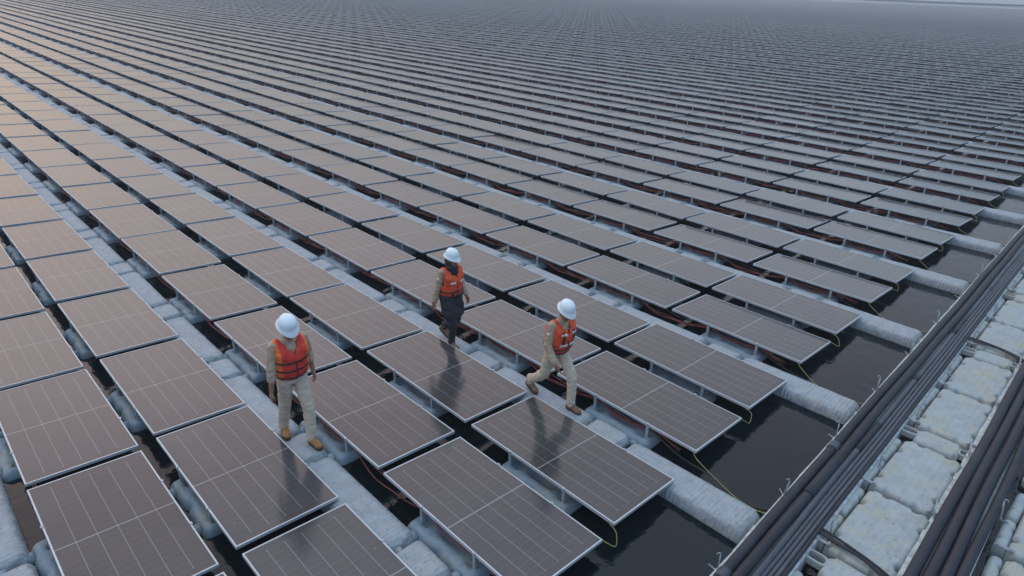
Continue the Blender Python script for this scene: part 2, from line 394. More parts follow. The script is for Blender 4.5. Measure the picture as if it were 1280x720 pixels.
# ------------------------------------------------------------------ panels one by one
def clone(o, name, parent=None):
    c = o.copy(); col.objects.link(c); c.parent = parent; return c
first = None
def new_panel():
    r = link('solar_panel', None)
    link('glass_sheet', me_glass, r); link('frame', me_frame, r)
    for x in (-.43, .43):
        link('support_post', me_post, r, (x, 0, 0))
        link('clamp', me_clamp, r, (x, WC, 0))
    return r
proto_kids = None
row_no = {key: i+1 for i, key in enumerate(rows_p)}
for q in pan_i:
    ar, vis, row, j, k, c = q[:6]
    if first is None:
        o = first = new_panel(); proto_kids = list(first.children)
    else:
        o = clone(first, 'solar_panel')
        for ch in proto_kids: clone(ch, ch.name, o)
    n = rk[id(q)]
    o.location = c + Vector((random.uniform(-.008, .008), random.uniform(-.006, .006), random.uniform(-.006, .006)))
    o.rotation_euler = (random.uniform(-.008, .008), random.uniform(-.007, .007), random.uniform(-.003, .003))
    pos = 'rightmost' if n == 1 else ordn(n)+' from right'
    if k == 0 and 0 <= j <= 6:
        lab = 'end solar panel beside open water, in %s panel row from bottom-left corner' % ordn(row_no[(j, row)])
    else:
        lab = 'framed solar panel, %s in view, in %s panel row from bottom-left corner' % (pos, ordn(row_no[(j, row)]))
    lab = {(1, -1, 1): 'solar panel with the mirrored legs of the red-vested man, below his boots', (1, 0, 1): 'solar panel with the mirrored dark figure of the woman in the headscarf',
           (1, 0, 0): 'end solar panel beside open water with the striding man mirrored in it'}.get((row, j, k), lab)
    tag(o, lab, 'solar panel', 'tilted solar panels of the floating array')
    # the pontoon that carries it
    pc = (c.x, c.y + (-.17 if row == 0 else -.13) + PL/2, 0)
    po = link('pontoon', me_pont, loc=pc)
    po.rotation_euler = (0, 0, random.uniform(-.01, .01))
    tag(po, 'grey-blue pontoon under the solar panel %s in %s row from bottom-left corner' % (pos, ordn(row_no[(j, row)])), 'float', 'pontoons under the solar panels')
for lst, me_, wd in ((long_i, me_long, 'long'), (short_i, me_short, 'short')):
    rr, rows_ = ranks(lst); js = sorted(set(a for a, b_ in rows_)); jn = {a: i+1 for i, a in enumerate(js)}
    for q in lst:
        o = link('walkway_float', me_, loc=q[5] + Vector((random.uniform(-.012, .012), random.uniform(-.012, .012), random.uniform(-.008, .006))))
        o.rotation_euler = (random.uniform(-.02, .02), random.uniform(-.012, .012), random.uniform(-.014, .014))
        n = rr[id(q)]
        tag(o, '%s pale blue walkway float, %s in view, on %s walkway from bottom-left corner' % (wd, 'rightmost' if n == 1 else ordn(n)+' from right', ordn(jn[q[3]])),
            'walkway float', wd+' walkway floats between panel rows')

# ------------------------------------------------------------------ the rest of the array as single objects
def merged(name, items, mats, jit=False):
    """items: list of (mesh, [Vector offsets], material index)"""
    vs, fs, mi, uvs, smooth = [], [], [], [], []
    base = 0
    for me, offs, idx in items:
        n = len(me.vertices); co = np.empty(n*3); me.vertices.foreach_get('co', co); co = co.reshape(-1, 3)
        polys = [list(p.vertices) for p in me.polygons]
        uvd = None
        if me.uv_layers:
            uvd = np.empty(len(me.loops)*2); me.uv_layers[0].data.foreach_get('uv', uvd)
        nl = len(me.loops); sm = me.polygons[0].use_smooth
        for q_, o in enumerate(offs):
            c_ = co + 0.0
            if jit:               # each panel sits at its own slight tilt on the water
                g_ = np.random.RandomState(q_).uniform(-1, 1, 3)
                c_[:, 2] += co[:, 1]*.004*g_[0] + co[:, 0]*.004*g_[1] + .005*g_[2]
            vs.append(c_ + np.array(o)[None, :])
            fs.extend([[i+base for i in p] for p in polys]); mi.extend([idx]*len(polys)); smooth.extend([sm]*len(polys))
            uvs.append(uvd if uvd is not None else np.zeros(nl*2)); base += n
    V_ = np.concatenate(vs)
    me = bpy.data.meshes.new(name); me.from_pydata(V_.tolist(), [], fs)
    me.polygons.foreach_set('material_index', mi); me.polygons.foreach_set('use_smooth', smooth)
    u = me.uv_layers.new(name='UVMap'); u.data.foreach_set('uv', np.concatenate(uvs))
    for x in mats: me.materials.append(x)
    me.update()
    return link(name, me)
bm = bmesh.new(); box(bm, -.018, .018, 0, .012, -.15, WS-.036); lo_post = mesh('p', bm, M['steel'])
lo_long = float_mesh('l', LONG, WY, WALK_TOP, .10, M['walk'], 7, 6, .07, depth=.26)
lo_short = float_mesh('l', SHORT, WY, WALK_TOP, .08, M['walk'], 5, 6, .05, depth=.26)
lo_pont = float_mesh('l', PW, PL, -.115, .11, M['pontoon'], 6, 6, .1, depth=.2)
po_ = []
for q in pan_s:
    if q[5].y < 150: po_ += [q[5] + Vector((x, 0, 0)) for x in (-.43, .43)]
o = merged('solar_panels', [(me_glass, [q[5] for q in pan_s], 0), (me_frame, [q[5] for q in pan_s], 1), (lo_post, po_, 2)], [M['glass'], M['alu'], M['steel']], True)
tag(o, 'remaining rows of solar panels reaching to the far edge of the array', 'solar panels', kind='stuff')
o = merged('walkway_floats', [(lo_long, [q[5] for q in long_s], 0), (lo_short, [q[5] for q in short_s], 0)], [M['walk']])
tag(o, 'far walkway floats between the distant solar panel rows', 'walkway floats', kind='stuff')
o = merged('pontoons', [(lo_pont, [q[5] + Vector((0, PL/2-.15, 0)) for q in pan_s if q[5].y < 120], 0)], [M['pontoon']])
tag(o, 'far pontoons under the distant solar panel rows', 'floats', kind='stuff')

# ------------------------------------------------------------------ red and black cables along each row
for j in range(-1, 24):
    xs_ = [q[5].x for q in panels if q[3] == j and q[2] == 0 and q[1] > 0]
    if not xs_: continue
    x0, x1 = max(min(xs_)-L/2, -62), max(xs_)+L/2
    if x1 < x0: continue
    root = link('cable_bundle', None, loc=(0, PY*j, 0))
    tag(root, 'sagging red and black cables under the front panels beside %s walkway from bottom-left corner' % ordn(j+2), 'cables', 'cable runs along the panel rows')
    for s_, (nm, mt_, rad) in enumerate((('red_cable', M['red'], .008), ('red_cable', M['red'], .008), ('red_cable', M['maroon'], .009), ('black_cable', M['black'], .010))):
        bm = bmesh.new(); pts = []; rnd = random.Random(j*10+s_); n = int((x1-x0)/.15)+2
        amp = {}
        for i in range(n):
            x = x1-.25-(x1-x0-.3)*i/(n-1)
            ph = (x - SH*j + L/2)/PX; k_ = math.floor(ph+.179); u_ = ph-k_+.179       # tied at the two posts of each panel, slack between them
            mid = u_ < .358; u_ = u_/.358 if mid else (u_-.358)/.642
            a_ = amp.setdefault((k_, mid), (rnd.uniform(.03, .15) if mid else rnd.uniform(.05, .17), rnd.uniform(-.05, .10)))
            sag = math.sin(math.pi*min(1, max(0, u_)))
            z = -.012 - a_[0]*.8*sag**1.3 + .02*math.sin(u_*2*math.pi*2+s_)
            y = .075 + .025*(s_-1) - a_[1]*.6*sag
            pts.append((x, y, z))
        tube(bm, pts, rad, 5)
        link(nm, mesh(nm, bm, M['maroon'] if j > 9 and mt_ is M['red'] else mt_), root)

# ------------------------------------------------------------------ yellow-green earth wires and black leads at the row ends
for j in range(0, 8):
    A = panel_origin(0, j, 0); B = panel_origin(1, j, 0); xe = A.x+L/2
    nth = ordn(2*j+3)
    rnd = random.Random(j); e = rnd.uniform(.06, .11)
    bm = bmesh.new()
    tube(bm, bez([(xe-.07, A.y+WC+.01, -.03), (xe+.03, A.y+WC+.03, -.05), (xe+e, A.y+WC+GAP*.5, -.06-rnd.uniform(0, .03)), (xe+.04, B.y-.02, .01), (xe-.06, B.y, .035)]), .0042, 6)
    tag(link('earth_wire', mesh('earth_wire', bm, M['yellow'])), 'short yellow-green wire looping between the end panels of the %s row pair from bottom' % ordn(j+1), 'wire', 'yellow-green wires at the row ends')
    if j >= 1:
        bm = bmesh.new(); yj = A.y; d_ = rnd.uniform(-.04, .04)
        tube(bm, bez([(xe-.06, yj+.02, .04), (xe+.03, yj-.02, -.02), (xe+.30, yj-.03+d_, -.15), (xe+.62, yj-.10+d_, -.19), (xe+.92, yj-.18, -.10), (xe+1.10, yj-.20, .0)]), .0045, 6)
        tag(link('earth_wire', mesh('earth_wire', bm, M['yellow'])), 'long yellow-green wire from end panel to pipes along %s walkway from bottom-left corner' % ordn(j+1), 'wire', 'yellow-green wires at the row ends')
        bm = bmesh.new()
        tube(bm, bez([(xe-.75, yj+.10, -.03), (xe-.25, yj+.06, -.18), (xe+.35, yj+.05+d_, -.225), (xe+.8, yj-.02, -.22), (xe+1.10, yj-.08, -.03)]), .014, 6)
        tag(link('black_cable', mesh('black_cable', bm, M['black'])), 'black cable sagging into water at the end of %s walkway from bottom-left corner' % ordn(j+1), 'cable', 'black leads at the row ends')

# ------------------------------------------------------------------ cable deck on the right: floats, pipes, brackets
Y0, Y1 = -1.5, 30.0
def skew(x, y): return x + xsh(y)
def conduit(x, z, r, material, name, label, cat, seed, wob=.006, sleeves=0, group=None):
    rnd = random.Random(seed); bm = bmesh.new(); pts = []; y = Y0; a, b_ = rnd.uniform(0, 6), rnd.uniform(0, 6)
    while y < Y1:
        pts.append((skew(x, y) + wob*math.sin(y*.8+a) + wob*.6*math.sin(y*2.1+b_), y, z + wob*.5*math.sin(y*1.3+b_))); y += .25
    tube(bm, pts, r, 14)
    o = link(name, mesh(name, bm, material)); tag(o, label, cat, group)
    for s_ in range(sleeves):
        yy = rnd.uniform(0, 1.4) + s_*(2.4+rnd.uniform(0, .5)) + .6
        i = int((yy-Y0)/.25)
        if i+5 >= len(pts): break
        bm = bmesh.new(); ln = 1 if rnd.random() < .5 else rnd.choice((3, 4))
        sp = [Vector(p) for p in pts[i:i+ln+1]]
        if ln == 1: sp = [sp[0], sp[0].lerp(sp[1], .55)]
        tube(bm, sp, r*1.16, 14)
        sl_ = link('coupling', mesh('coupling', bm, M['grey_pipe'] if rnd.random() < .6 else M['dark_pipe'])); sl_.parent = o
    return o
g1 = 'dark pipes in the bundle beside the open water'
conduit(1.118, .060, .056, M['dark_pipe'], 'black_pipe', 'thick black pipe nearest the open water, outermost of its bundle', 'pipe', 1, group=g1, sleeves=2)
conduit(1.236, .058, .058, M['dark_pipe'], 'black_pipe', 'thick black pipe second from the open water, between thick and thin pipes', 'pipe', 2, group=g1, sleeves=2)
conduit(1.338, .034, .038, M['grey_pipe'], 'grey_conduit', 'grey-blue conduit in pieces between the thick black pipes and thin ones', 'conduit', 3, group=g1, sleeves=7)
for i, (x, nm) in enumerate(((1.396, 'first'), (1.442, 'second'), (1.488, 'third'), (1.533, 'outermost'))):
    conduit(x, .026, .0215, M['grey_pipe'] if i != 3 else M['dark_pipe'], 'thin_conduit',
            'thin dark conduit, %s of the four slim ones from the open water' % ('last' if i == 3 else nm), 'conduit', 10+i, .004, group=g1)
g2 = 'thick black pipes in the bundle at the lower right'
for i, x in enumerate((2.400, 2.520, 2.640, 2.755)):
    conduit(x, .060, (.058, .056, .058, .050)[i], M['dark_pipe'], 'black_pipe',
            'thick black pipe, %s from the left in the lower-right bundle of four' % ordn(i+1), 'pipe', 30+i, .007, group=g2)

SQ = .66
def sq_mesh(ly, seed):
    r_ = random.Random(seed); nt_ = []
    for s_ in (-1, 1):
        for f_ in (-.28, .26):
            nt_.append((s_*SQ/2, f_*ly+r_.uniform(-.02, .02), .052))
        for f_ in (-.22, .24):
            nt_.append((f_*SQ, s_*ly/2, .038 if ly > .5 else .0))
    if ly < .5: nt_ = []
    nt_ += [(sx_*(SQ if ly > .5 else .5)/2, sy_*ly/2, .05) for sx_ in (-1, 1) for sy_ in (-1, 1)]
    return float_mesh('deck_float', SQ if ly > .5 else .50, ly, -.01, .048, M['deck'], 52, int(52*max(.4, ly)), .05, notch=nt_, wob=.0025, depth=.30)
me_sqA, me_sqB, me_nar = sq_mesh(1.25, 3), sq_mesh(1.22, 4), sq_mesh(.34, 5)
me_side = float_mesh('edge_float', .122, .56, -.02, .05, M['deck'], 12, 28, .05, notch=[(-.07, -.1, .03), (.07, .12, .03)], depth=.28)
def slot_mesh():                  # grey connector with a dark oblong hand hole: a frame ring, floor painted black as the hole's shade
    bm = bmesh.new(); n = 28; rings = []
    for (a, b_, z) in ((.115, .075, -.10), (.115, .075, -.028), (.105, .067, -.020), (.094, .055, -.020), (.088, .050, -.030), (.088, .050, -.12)):
        rings.append([bm.verts.new((a*math.copysign(abs(math.cos(t_))**.55, math.cos(t_)), b_*math.copysign(abs(math.sin(t_))**.55, math.sin(t_)), z)) for t_ in (2*math.pi*i/n for i in range(n))])
    for A_, B_ in zip(rings, rings[1:]):
        for i in range(n): bm.faces.new((A_[i], A_[(i+1) % n], B_[(i+1) % n], B_[i]))
    f = bm.faces.new(rings[-1]); f.material_index = 1
    return mesh('connector', bm, M['deck'], M['black'])
me_slot = slot_mesh()
def strap_mesh():
    bm = bmesh.new(); box(bm, -.085, .085, -.018, .018, -.03, -.012); box(bm, -.07, -.05, -.024, .024, -.012, .004); box(bm, .05, .07, -.024, .024, -.012, .004)
    bmesh.ops.bevel(bm, geom=list(bm.edges), offset=.004, segments=1, affect='EDGES')
    return mesh('connecting_strap', bm, M['walk'])
me_strap = strap_mesh()
def bracket_mesh():               # upright steel hook that keeps the pipes on the deck
    bm = bmesh.new()
    tube(bm, [(0, 0, -.06), (0, 0, .20)], .0075, 6)
    tube(bm, bez([(0, 0, .20), (.004, .006, .225), (.022, .012, .228), (.034, .015, .205)], 6), .006, 6)
    box(bm, -.003, .006, -.013, .013, -.06, .15)
    tube(bm, bez([(0, 0, -.02), (.03, -.02, -.035), (.09, -.03, -.01)], 6), .007, 6)
    return mesh('pipe_bracket', bm, M['steel'])
me_br = bracket_mesh()
NY0 = 2.54 - PY
cnt = {}
def deck(x_c, side_left, tagname, ymax, under=False):
    j = -1
    while NY0 + PY*j < ymax:
        yn = NY0 + PY*j
        for nm, me_, a in (('narrow', me_nar, 0), ('square', me_sqA, .79), ('square', me_sqB, 2.095)):
            y = yn + a + (.05 if nm == 'square' else 0); x = skew(x_c, y)
            if not inframe((x, y, 0), 160, 160): continue
            o = link('deck_float', me_, loc=(x, y, random.uniform(-.006, .006)))
            o.rotation_euler = (random.uniform(-.012, .012), random.uniform(-.012, .012), random.uniform(-.012, .012))
            c_ = cnt[(tagname, nm)] = cnt.get((tagname, nm), 0)+1
            tag(o, 'weathered %s float with notched sides, %s from bottom, %s' % (nm, ordn(c_), tagname), 'deck float', '%s floats %s' % (nm, tagname))
            if nm == 'narrow' and not under:
                for s_, wd in ((-1, 'left'), (1, 'right')):
                    c = link('connector', me_slot, loc=(skew(x_c, y)+s_*.335, y+.01, .012)); c.rotation_euler = (0, 0, random.uniform(-.1, .1))
                    tag(c, 'connector with oblong hole, %s of the narrow float %s from bottom, %s' % (wd, ordn(c_), tagname), 'connector', 'holed connectors '+tagname)
            if not under:
                sx_ = -1
                for q_ in ((-.30, .30) if nm == 'square' else ()):
                    if side_left:
                        e = link('edge_float', me_side, loc=(skew(side_left, y), y+q_, -.004)); e.rotation_euler = (0, 0, random.uniform(-.03, .03))
                        if nm == 'narrow': e.scale = (1, .62, 1)
                        c2_ = cnt[(tagname, 'edge')] = cnt.get((tagname, 'edge'), 0)+1
                        tag(e, 'small bluish edge float, %s from bottom in its strip, %s' % (ordn(c2_), tagname), 'edge float', 'edge floats '+tagname)
                if nm == 'square':
                    for s_, wd in ((-1, 'left'), (1, 'right')):
                        st = link('connecting_strap', me_strap, loc=(skew(x_c, y)+s_*.36, y-.59, .018)); st.rotation_euler = (0, 0, random.uniform(-.25, .1))
                        tag(st, 'flat strap at lower %s corner of square float %s from bottom, %s' % (wd, ordn(c_), tagname), 'strap', 'plastic straps '+tagname)
        j += 1
deck(1.985, 1.580, 'between the pipe bundles', 16)
deck(3.330, 2.935, 'at the lower-right corner', 12)
def plank(x, wd, label, z=-.012, seed=0):
    rnd = random.Random(seed); bm = bmesh.new(); y = Y0; ls, rs = [], []
    while y < Y1:
        a = skew(x, y)
        l_ = a-wd/2 + .010*noise.noise(Vector((y*2.3, seed, 0)))+.004*noise.noise(Vector((y*9, seed, 0))); r__ = a+wd/2
        ls.append((l_, y)); rs.append((r__, y)); y += .07
    top = [[bm.verts.new((p[0], p[1], z)) for p in e] for e in (ls, rs)]; bot = [[bm.verts.new((p[0], p[1], -.30)) for p in e] for e in (ls, rs)]
    for i in range(len(ls)-1):
        bm.faces.new((top[0][i], top[1][i], top[1][i+1], top[0][i+1]))
        bm.faces.new((top[0][i], top[0][i+1], bot[0][i+1], bot[0][i])); bm.faces.new((top[1][i], bot[1][i], bot[1][i+1], top[1][i+1]))
    return tag(link('edge_beam', mesh('edge_beam', bm, M['white_strip'])), label, 'beam')
plank(1.295, .55, 'ragged pale beam carrying the pipe bundle along the open water', -.002, 2)
plank(2.385, .18, 'weathered pale strip left of the lower-right pipe bundle', -.020, 5)
plank(2.66, .30, 'pale beam under the lower-right pipe bundle', -.006, 8)
i = 0
for side, x, ys, rz in (('water side', 1.035, [1.66+1.49*a for a in range(9)], math.pi), ('deck side', 1.615, [1.50+1.49*a for a in range(9)], 0.0), ('right side of lower-right bundle', 2.835, [3.1+1.49*a for a in range(5)], 0.0), ('left side of lower-right bundle', 2.320, [2.55+1.49*a for a in range(6)], 1.2)):
    c_ = 0
    for y in ys:
        p = (skew(x, y), y, 0)
        if not inframe(p, 30, 40): continue
        o = link('pipe_bracket', me_br, loc=p); o.rotation_euler = (random.uniform(-.12, .12), random.uniform(-.12, .12), rz+random.uniform(-.4, .4)); c_ += 1
        if 'left side' in side: o.rotation_euler = (-.75, .1, .4); o.scale = (1, 1, .8)
        tag(o, 'thin steel bracket on the %s of pipes, %s from bottom' % (side, ordn(c_)), 'bracket', 'pipe brackets')
for y, lab in ((2.80, 'dark flat cable crossing the floats at the bottom edge of the photo'), (8.76, 'dark cable curving over the floats at the right edge of the photo')):
    bm = bmesh.new(); rnd = random.Random(int(y))
    for dz in ((0, 0), (.035, .012), (-.03, .006)):
        tube(bm, bez([(skew(1.54, y)-.05, y+.10+dz[0], .02), (skew(1.72, y), y+.05+dz[0], .03+dz[1]), (skew(2.0, y), y+.015+dz[0]*.5, .035+dz[1]), (skew(2.24, y), y-.05+dz[0], .03), (skew(2.44, y), y-.10, .0)]), .014, 8)
    tag(link('crossing_cable', mesh('crossing_cable', bm, M['dark_pipe'])), lab, 'cable')

# ------------------------------------------------------------------ far side of the lake
bm = bmesh.new(); tube(bm, [(-340, 287, 0), (120, 285, 0)], .33, 8)
tag(link('floating_boom', mesh('floating_boom', bm, M['boomm']), loc=(0, 0, -.15)), 'thin dark floating line across the water beyond the array, top right', 'boom')

# ------------------------------------------------------------------ three people
def cone(bm, p0, r0, p1, r1, n=14):   # round-ended tapering limb
    p0, p1 = Vector(p0), Vector(p1); d = p1-p0; ln = max(d.length, 1e-5); d /= ln
    a = d.orthogonal().normalized(); c = d.cross(a); rings = []
    prof = [(-r0*math.cos(t_), r0*math.sin(t_)) for t_ in (R(15), R(40), R(65), R(90))] + [(ln*s_, r0+(r1-r0)*s_) for s_ in (.25, .5, .75)] + [(ln+r1*math.sin(t_), r1*math.cos(t_)) for t_ in (0, R(25), R(50), R(75))]
    for h, r in prof: rings.append([bm.verts.new(p0+d*h+(a*math.cos(2*math.pi*k/n)+c*math.sin(2*math.pi*k/n))*r) for k in range(n)])
    for A, B in zip(rings, rings[1:]):
        for k in range(n): bm.faces.new((A[k], A[(k+1) % n], B[(k+1) % n], B[k]))
    bm.faces.new(rings[0][::-1]); bm.faces.new(rings[-1])
def ell(bm, c, r, mtx=None):
    mm = Matrix.Translation(Vector(c)) @ ((mtx or Matrix.Identity(3)).to_4x4()) @ Matrix.Diagonal((*r, 1))
    bmesh.ops.create_uvsphere(bm, u_segments=20, v_segments=14, radius=1, matrix=mm)
TS = bpy.data.scenes.new('workshop'); TRASH = []
def fuse(name, bm, voxel, smooth=4, wrinkle=0.0, wf=9.0, seed=0):    # union of the shapes as one continuous surface
    bmesh.ops.recalc_face_normals(bm, faces=bm.faces)
    me = bpy.data.meshes.new(name); bm.to_mesh(me); bm.free()
    o = bpy.data.objects.new('tmp', me); TS.collection.objects.link(o)
    md = o.modifiers.new('r', 'REMESH'); md.mode = 'VOXEL'; md.voxel_size = voxel
    ms = o.modifiers.new('s', 'SMOOTH'); ms.iterations = smooth; ms.factor = .5
    with bpy.context.temp_override(scene=TS, view_layer=TS.view_layers[0]): dg = bpy.context.evaluated_depsgraph_get()
    dg.update()
    out = bpy.data.meshes.new_from_object(o.evaluated_get(dg)); out.name = name
    TS.collection.objects.unlink(o); TRASH.append(o)
    if wrinkle:
        nm_ = [v.normal.copy() for v in out.vertices]
        for v, n_ in zip(out.vertices, nm_):
            q = Vector((v.co.x*wf, v.co.y*wf, v.co.z*wf*1.5)) + Vector((seed, 0, 0))
            v.co += n_*wrinkle*(noise.noise(q)+.5*noise.noise(q*2.3))
    for p in out.polygons: p.use_smooth = True
    return out
def slab(me, name, cuts, push, material, keep=None):     # a band of a garment, lifted off it: straps, patches, pocket flaps
    bm = bmesh.new(); bm.from_mesh(me)
    for co_, no_ in cuts:
        bmesh.ops.bisect_plane(bm, geom=list(bm.verts)+list(bm.edges)+list(bm.faces), plane_co=co_, plane_no=no_, clear_outer=True)
    for v in bm.verts: v.normal_update()
    ex = [(v, v.normal.copy()) for v in bm.verts]
    for v, n_ in ex: v.co += n_*push
    r_ = bmesh.ops.solidify(bm, geom=list(bm.faces), thickness=push*.8)
    return mesh(name, bm, material, smooth=True)
def ik(a, c, l1, l2, bend):
    a, c = Vector(a), Vector(c); d = c-a; D = min(d.length, (l1+l2)*.999); u = d.normalized()
    x = (l1*l1-l2*l2+D*D)/(2*D); h = math.sqrt(max(l1*l1-x*x, 0))
    b_ = Vector(bend) - u*Vector(bend).dot(u); b_.normalize()
    return a+u*x+b_*h

def person(label, loc, heading, sc, P):
    root = link('person', None, loc=loc); root.rotation_euler = (0, 0, heading); root.scale = (sc,)*3
    tag(root, label, 'person')
    lean = P.get('lean', 0.0); hz = P.get('hip', .905)
    def T(p):                     # torso points lean forward about the hips
        p = Vector(p); d = p.z-hz
        return Vector((p.x+math.sin(lean)*d, p.y, hz+math.cos(lean)*d))
    TM = Matrix.Rotation(lean, 3, 'Y')
    head = T((0.03, 0, hz+.68)); nod = Matrix.Rotation(P.get('nod', .35), 3, 'Y'); turn = Matrix.Rotation(P.get('turn', 0), 3, 'Z'); HM = turn @ nod
    hp = lambda p: head + HM @ Vector(p)
    sh = {s_: T((0, s_*P.get('shw', .172), hz+.50)) for s_ in (-1, 1)}
    hip = {s_: Vector((0, s_*.088, hz)) for s_ in (-1, 1)}
    ank = {s_: Vector(P['ankle'][s_]) for s_ in (-1, 1)}
    kn = {s_: ik(hip[s_], ank[s_], .43, .41, (1, s_*.10, 0)) for s_ in (-1, 1)}
    wr = {s_: Vector(P['wrist'][s_]) for s_ in (-1, 1)}
    elb = {s_: ik(sh[s_], wr[s_], .29, .26, (-1, s_*.5, -.1)) for s_ in (-1, 1)}
    toe = {s_: Vector(P['toe'][s_]) for s_ in (-1, 1)}     # direction of the foot
    # --- body, one surface
    bm = bmesh.new()
    ell(bm, T((0, 0, hz+.03)), (.105, .155, .13), TM); ell(bm, T((0, 0, hz+.19)), (.095, .135, .15), TM); ell(bm, T((.005, 0, hz+.36)), (.112, .158, .17), TM)
    cone(bm, T((0, -.13, hz+.485)), .058, T((0, .13, hz+.485)), .058)
    cone(bm, T((-.005, 0, hz+.50)), .058, hp((-.02, 0, -.05)), .052)
    ell(bm, hp((0, 0, .03)), (.098, .076, .108), HM); ell(bm, hp((.022, 0, -.045)), (.070, .058, .072), HM); ell(bm, hp((.075, 0, -.095)), (.022, .026, .020), HM)
    cone(bm, hp((.092, 0, .025)), .010, hp((.112, 0, -.022)), .016, 8)
    for s_ in (-1, 1):
        ell(bm, hp((.068, s_*.034, .032)), (.024, .028, .010), HM); ell(bm, hp((-.005, s_*.078, -.005)), (.018, .010, .032), HM)
        cone(bm, hip[s_], .088, kn[s_], .058); cone(bm, kn[s_], .056, ank[s_], .040)
        ell(bm, kn[s_].lerp(ank[s_], .3)+Vector((-.018, 0, 0)), (.05, .05, .10))
        f = toe[s_].normalized(); cone(bm, ank[s_]-f*.02+Vector((0, 0, -.055)), .035, ank[s_]+f*.14+Vector((0, 0, -.065))+Vector((0, 0, f.z*.02)), .026)
        cone(bm, sh[s_], .056, elb[s_], .042); cone(bm, elb[s_], .042, wr[s_], .028)
        # hand: palm, four curled fingers of unequal length, thumb leaving the side
        d = (wr[s_]-elb[s_]).normalized(); fwd = Vector((1, 0, 0)); fwd = (fwd-d*fwd.dot(d)).normalized(); side = d.cross(fwd)
        inn = Vector((0, -s_, 0)); inn = (inn-d*inn.dot(d)-fwd*inn.dot(fwd)).normalized()
        pc = wr[s_]+d*.055
        cone(bm, wr[s_]+d*.015, .026, wr[s_]+d*.06, .024); ell(bm, pc, (.040, .020, .048), Matrix((fwd, inn, d)).transposed())
        for i_, ln in enumerate((.070, .080, .074, .058)):
            b0 = wr[s_]+d*.092+fwd*(.030-.020*i_); k1 = b0+d*ln*.50+inn*.012; k2 = k1+(d*.55+inn*.75)*ln*.42
            cone(bm, b0, .0095, k1, .009, 8); cone(bm, k1, .009, k2, .0075, 8)
        t0 = wr[s_]+d*.035+fwd*.032; t1 = t0+(d*.7+fwd*.6+inn*.25)*.042; t2 = t1+(d*.95+fwd*.1+inn*.35)*.032
        cone(bm, t0, .0125, t1, .011, 8); cone(bm, t1, .0105, t2, .008, 8)
    body = fuse('body', bm, .0075, 3); body.materials.append(M['skin'])
    link('body', body, root)
    for s_ in (-1, 1):
        bm = bmesh.new(); ell(bm, hp((.0885, s_*.033, .018)), (.010, .014, .007), HM); link('eye', mesh('eye', bm, M['eye'], smooth=True), root)
    bm = bmesh.new(); ell(bm, hp((.0905, 0, -.062)), (.010, .024, .007), HM); link('mouth', mesh('mouth', bm, M['lip'], smooth=True), root)
    # --- shirt
    bm = bmesh.new(); sl = P.get('sleeve', 1.0)
    ell(bm, T((0, 0, hz+.07)), (.122, .172, .12), TM); ell(bm, T((0, 0, hz+.20)), (.115, .155, .15), TM); ell(bm, T((.005, 0, hz+.36)), (.126, .172, .165), TM)
    cone(bm, T((0, -.14, hz+.485)), .066, T((0, .14, hz+.485)), .066); cone(bm, T((-.01, 0, hz+.50)), .078, T((.0, 0, hz+.565)), .066)
    for s_ in (-1, 1):
        e_ = elb[s_].lerp(wr[s_], sl)
        cone(bm, sh[s_], .067, elb[s_], .058); cone(bm, elb[s_], .060, e_, .050 if sl > .8 else .056)
    me = fuse('shirt', bm, .010, 3, .008, 14, 1); me.materials.append(P['shirt']); link('shirt', me, root)
    # --- trousers
    bm = bmesh.new()
    lg = P.get('leg', 1.0); ell(bm, Vector((0, 0, hz+.04)), (.118, .160, .12))
    for s_ in (-1, 1):
        cone(bm, hip[s_], .096, kn[s_], .074*lg); cone(bm, kn[s_], .073*lg, ank[s_]+Vector((0, 0, .03)), .064*lg)
        cone(bm, ank[s_]+Vector((0, 0, .05)), .065*lg, ank[s_]+Vector((0, 0, -.01)), .062*lg)
        ell(bm, kn[s_].lerp(ank[s_], .22)+Vector((-.012, 0, 0)), (.071*lg, .067*lg, .09))
    me = fuse('trousers', bm, .010, 3, .008, 14, 2); me.materials.append(P['trousers'])
    tr = link('trousers', me, root)
    # --- boots, each with its sole
    for s_ in (-1, 1):
        f = toe[s_].normalized(); a = ank[s_]; sd = Vector((-f.y, f.x, 0)).normalized(); u_ = f.cross(sd)*1; u_ = u_ if u_.z > 0 else -u_
        bm = bmesh.new()
        cone(bm, a+u_*.05, .056, a-u_*.03, .052); cone(bm, a-f*.035-u_*.05, .048, a+f*.05-u_*.045, .048)
        cone(bm, a+f*.04-u_*.045, .050, a+f*.150-u_*.062, .042); ell(bm, a+f*.135-u_*.060, (.06, .05, .036))
        me = fuse('boot', bm, .009, 3, .004, 20, 3)
        bb = bmesh.new(); bb.from_mesh(me); bmesh.ops.bisect_plane(bb, geom=list(bb.verts)+list(bb.edges)+list(bb.faces), plane_co=a-u_*.084, plane_no=-u_, clear_outer=True)
        bo = link('boot', mesh('boot', bb, P['boot'], smooth=True), root)
        bm = bmesh.new(); n = 24; rr = []
        for z_, g_ in ((-.106, .97), (-.100, 1.0), (-.082, 1.0), (-.080, .93)):
            ring = []
            for k in range(n):
                t_ = 2*math.pi*k/n; xx = math.cos(t_); wd = .050 if xx > 0 else .046
                ring.append(bm.verts.new(a + f*(.058+.140*g_*math.copysign(abs(xx)**.75, xx)) + sd*(wd*g_*math.copysign(abs(math.sin(t_))**.75, math.sin(t_))) + u_*z_))
            rr.append(ring)
        for A, B in zip(rr, rr[1:]):
            for k in range(n): bm.faces.new((A[k], A[(k+1) % n], B[(k+1) % n], B[k]))
        bm.faces.new(rr[0]); bm.faces.new(rr[-1]); link('sole', mesh('sole', bm, M['sole']), bo)
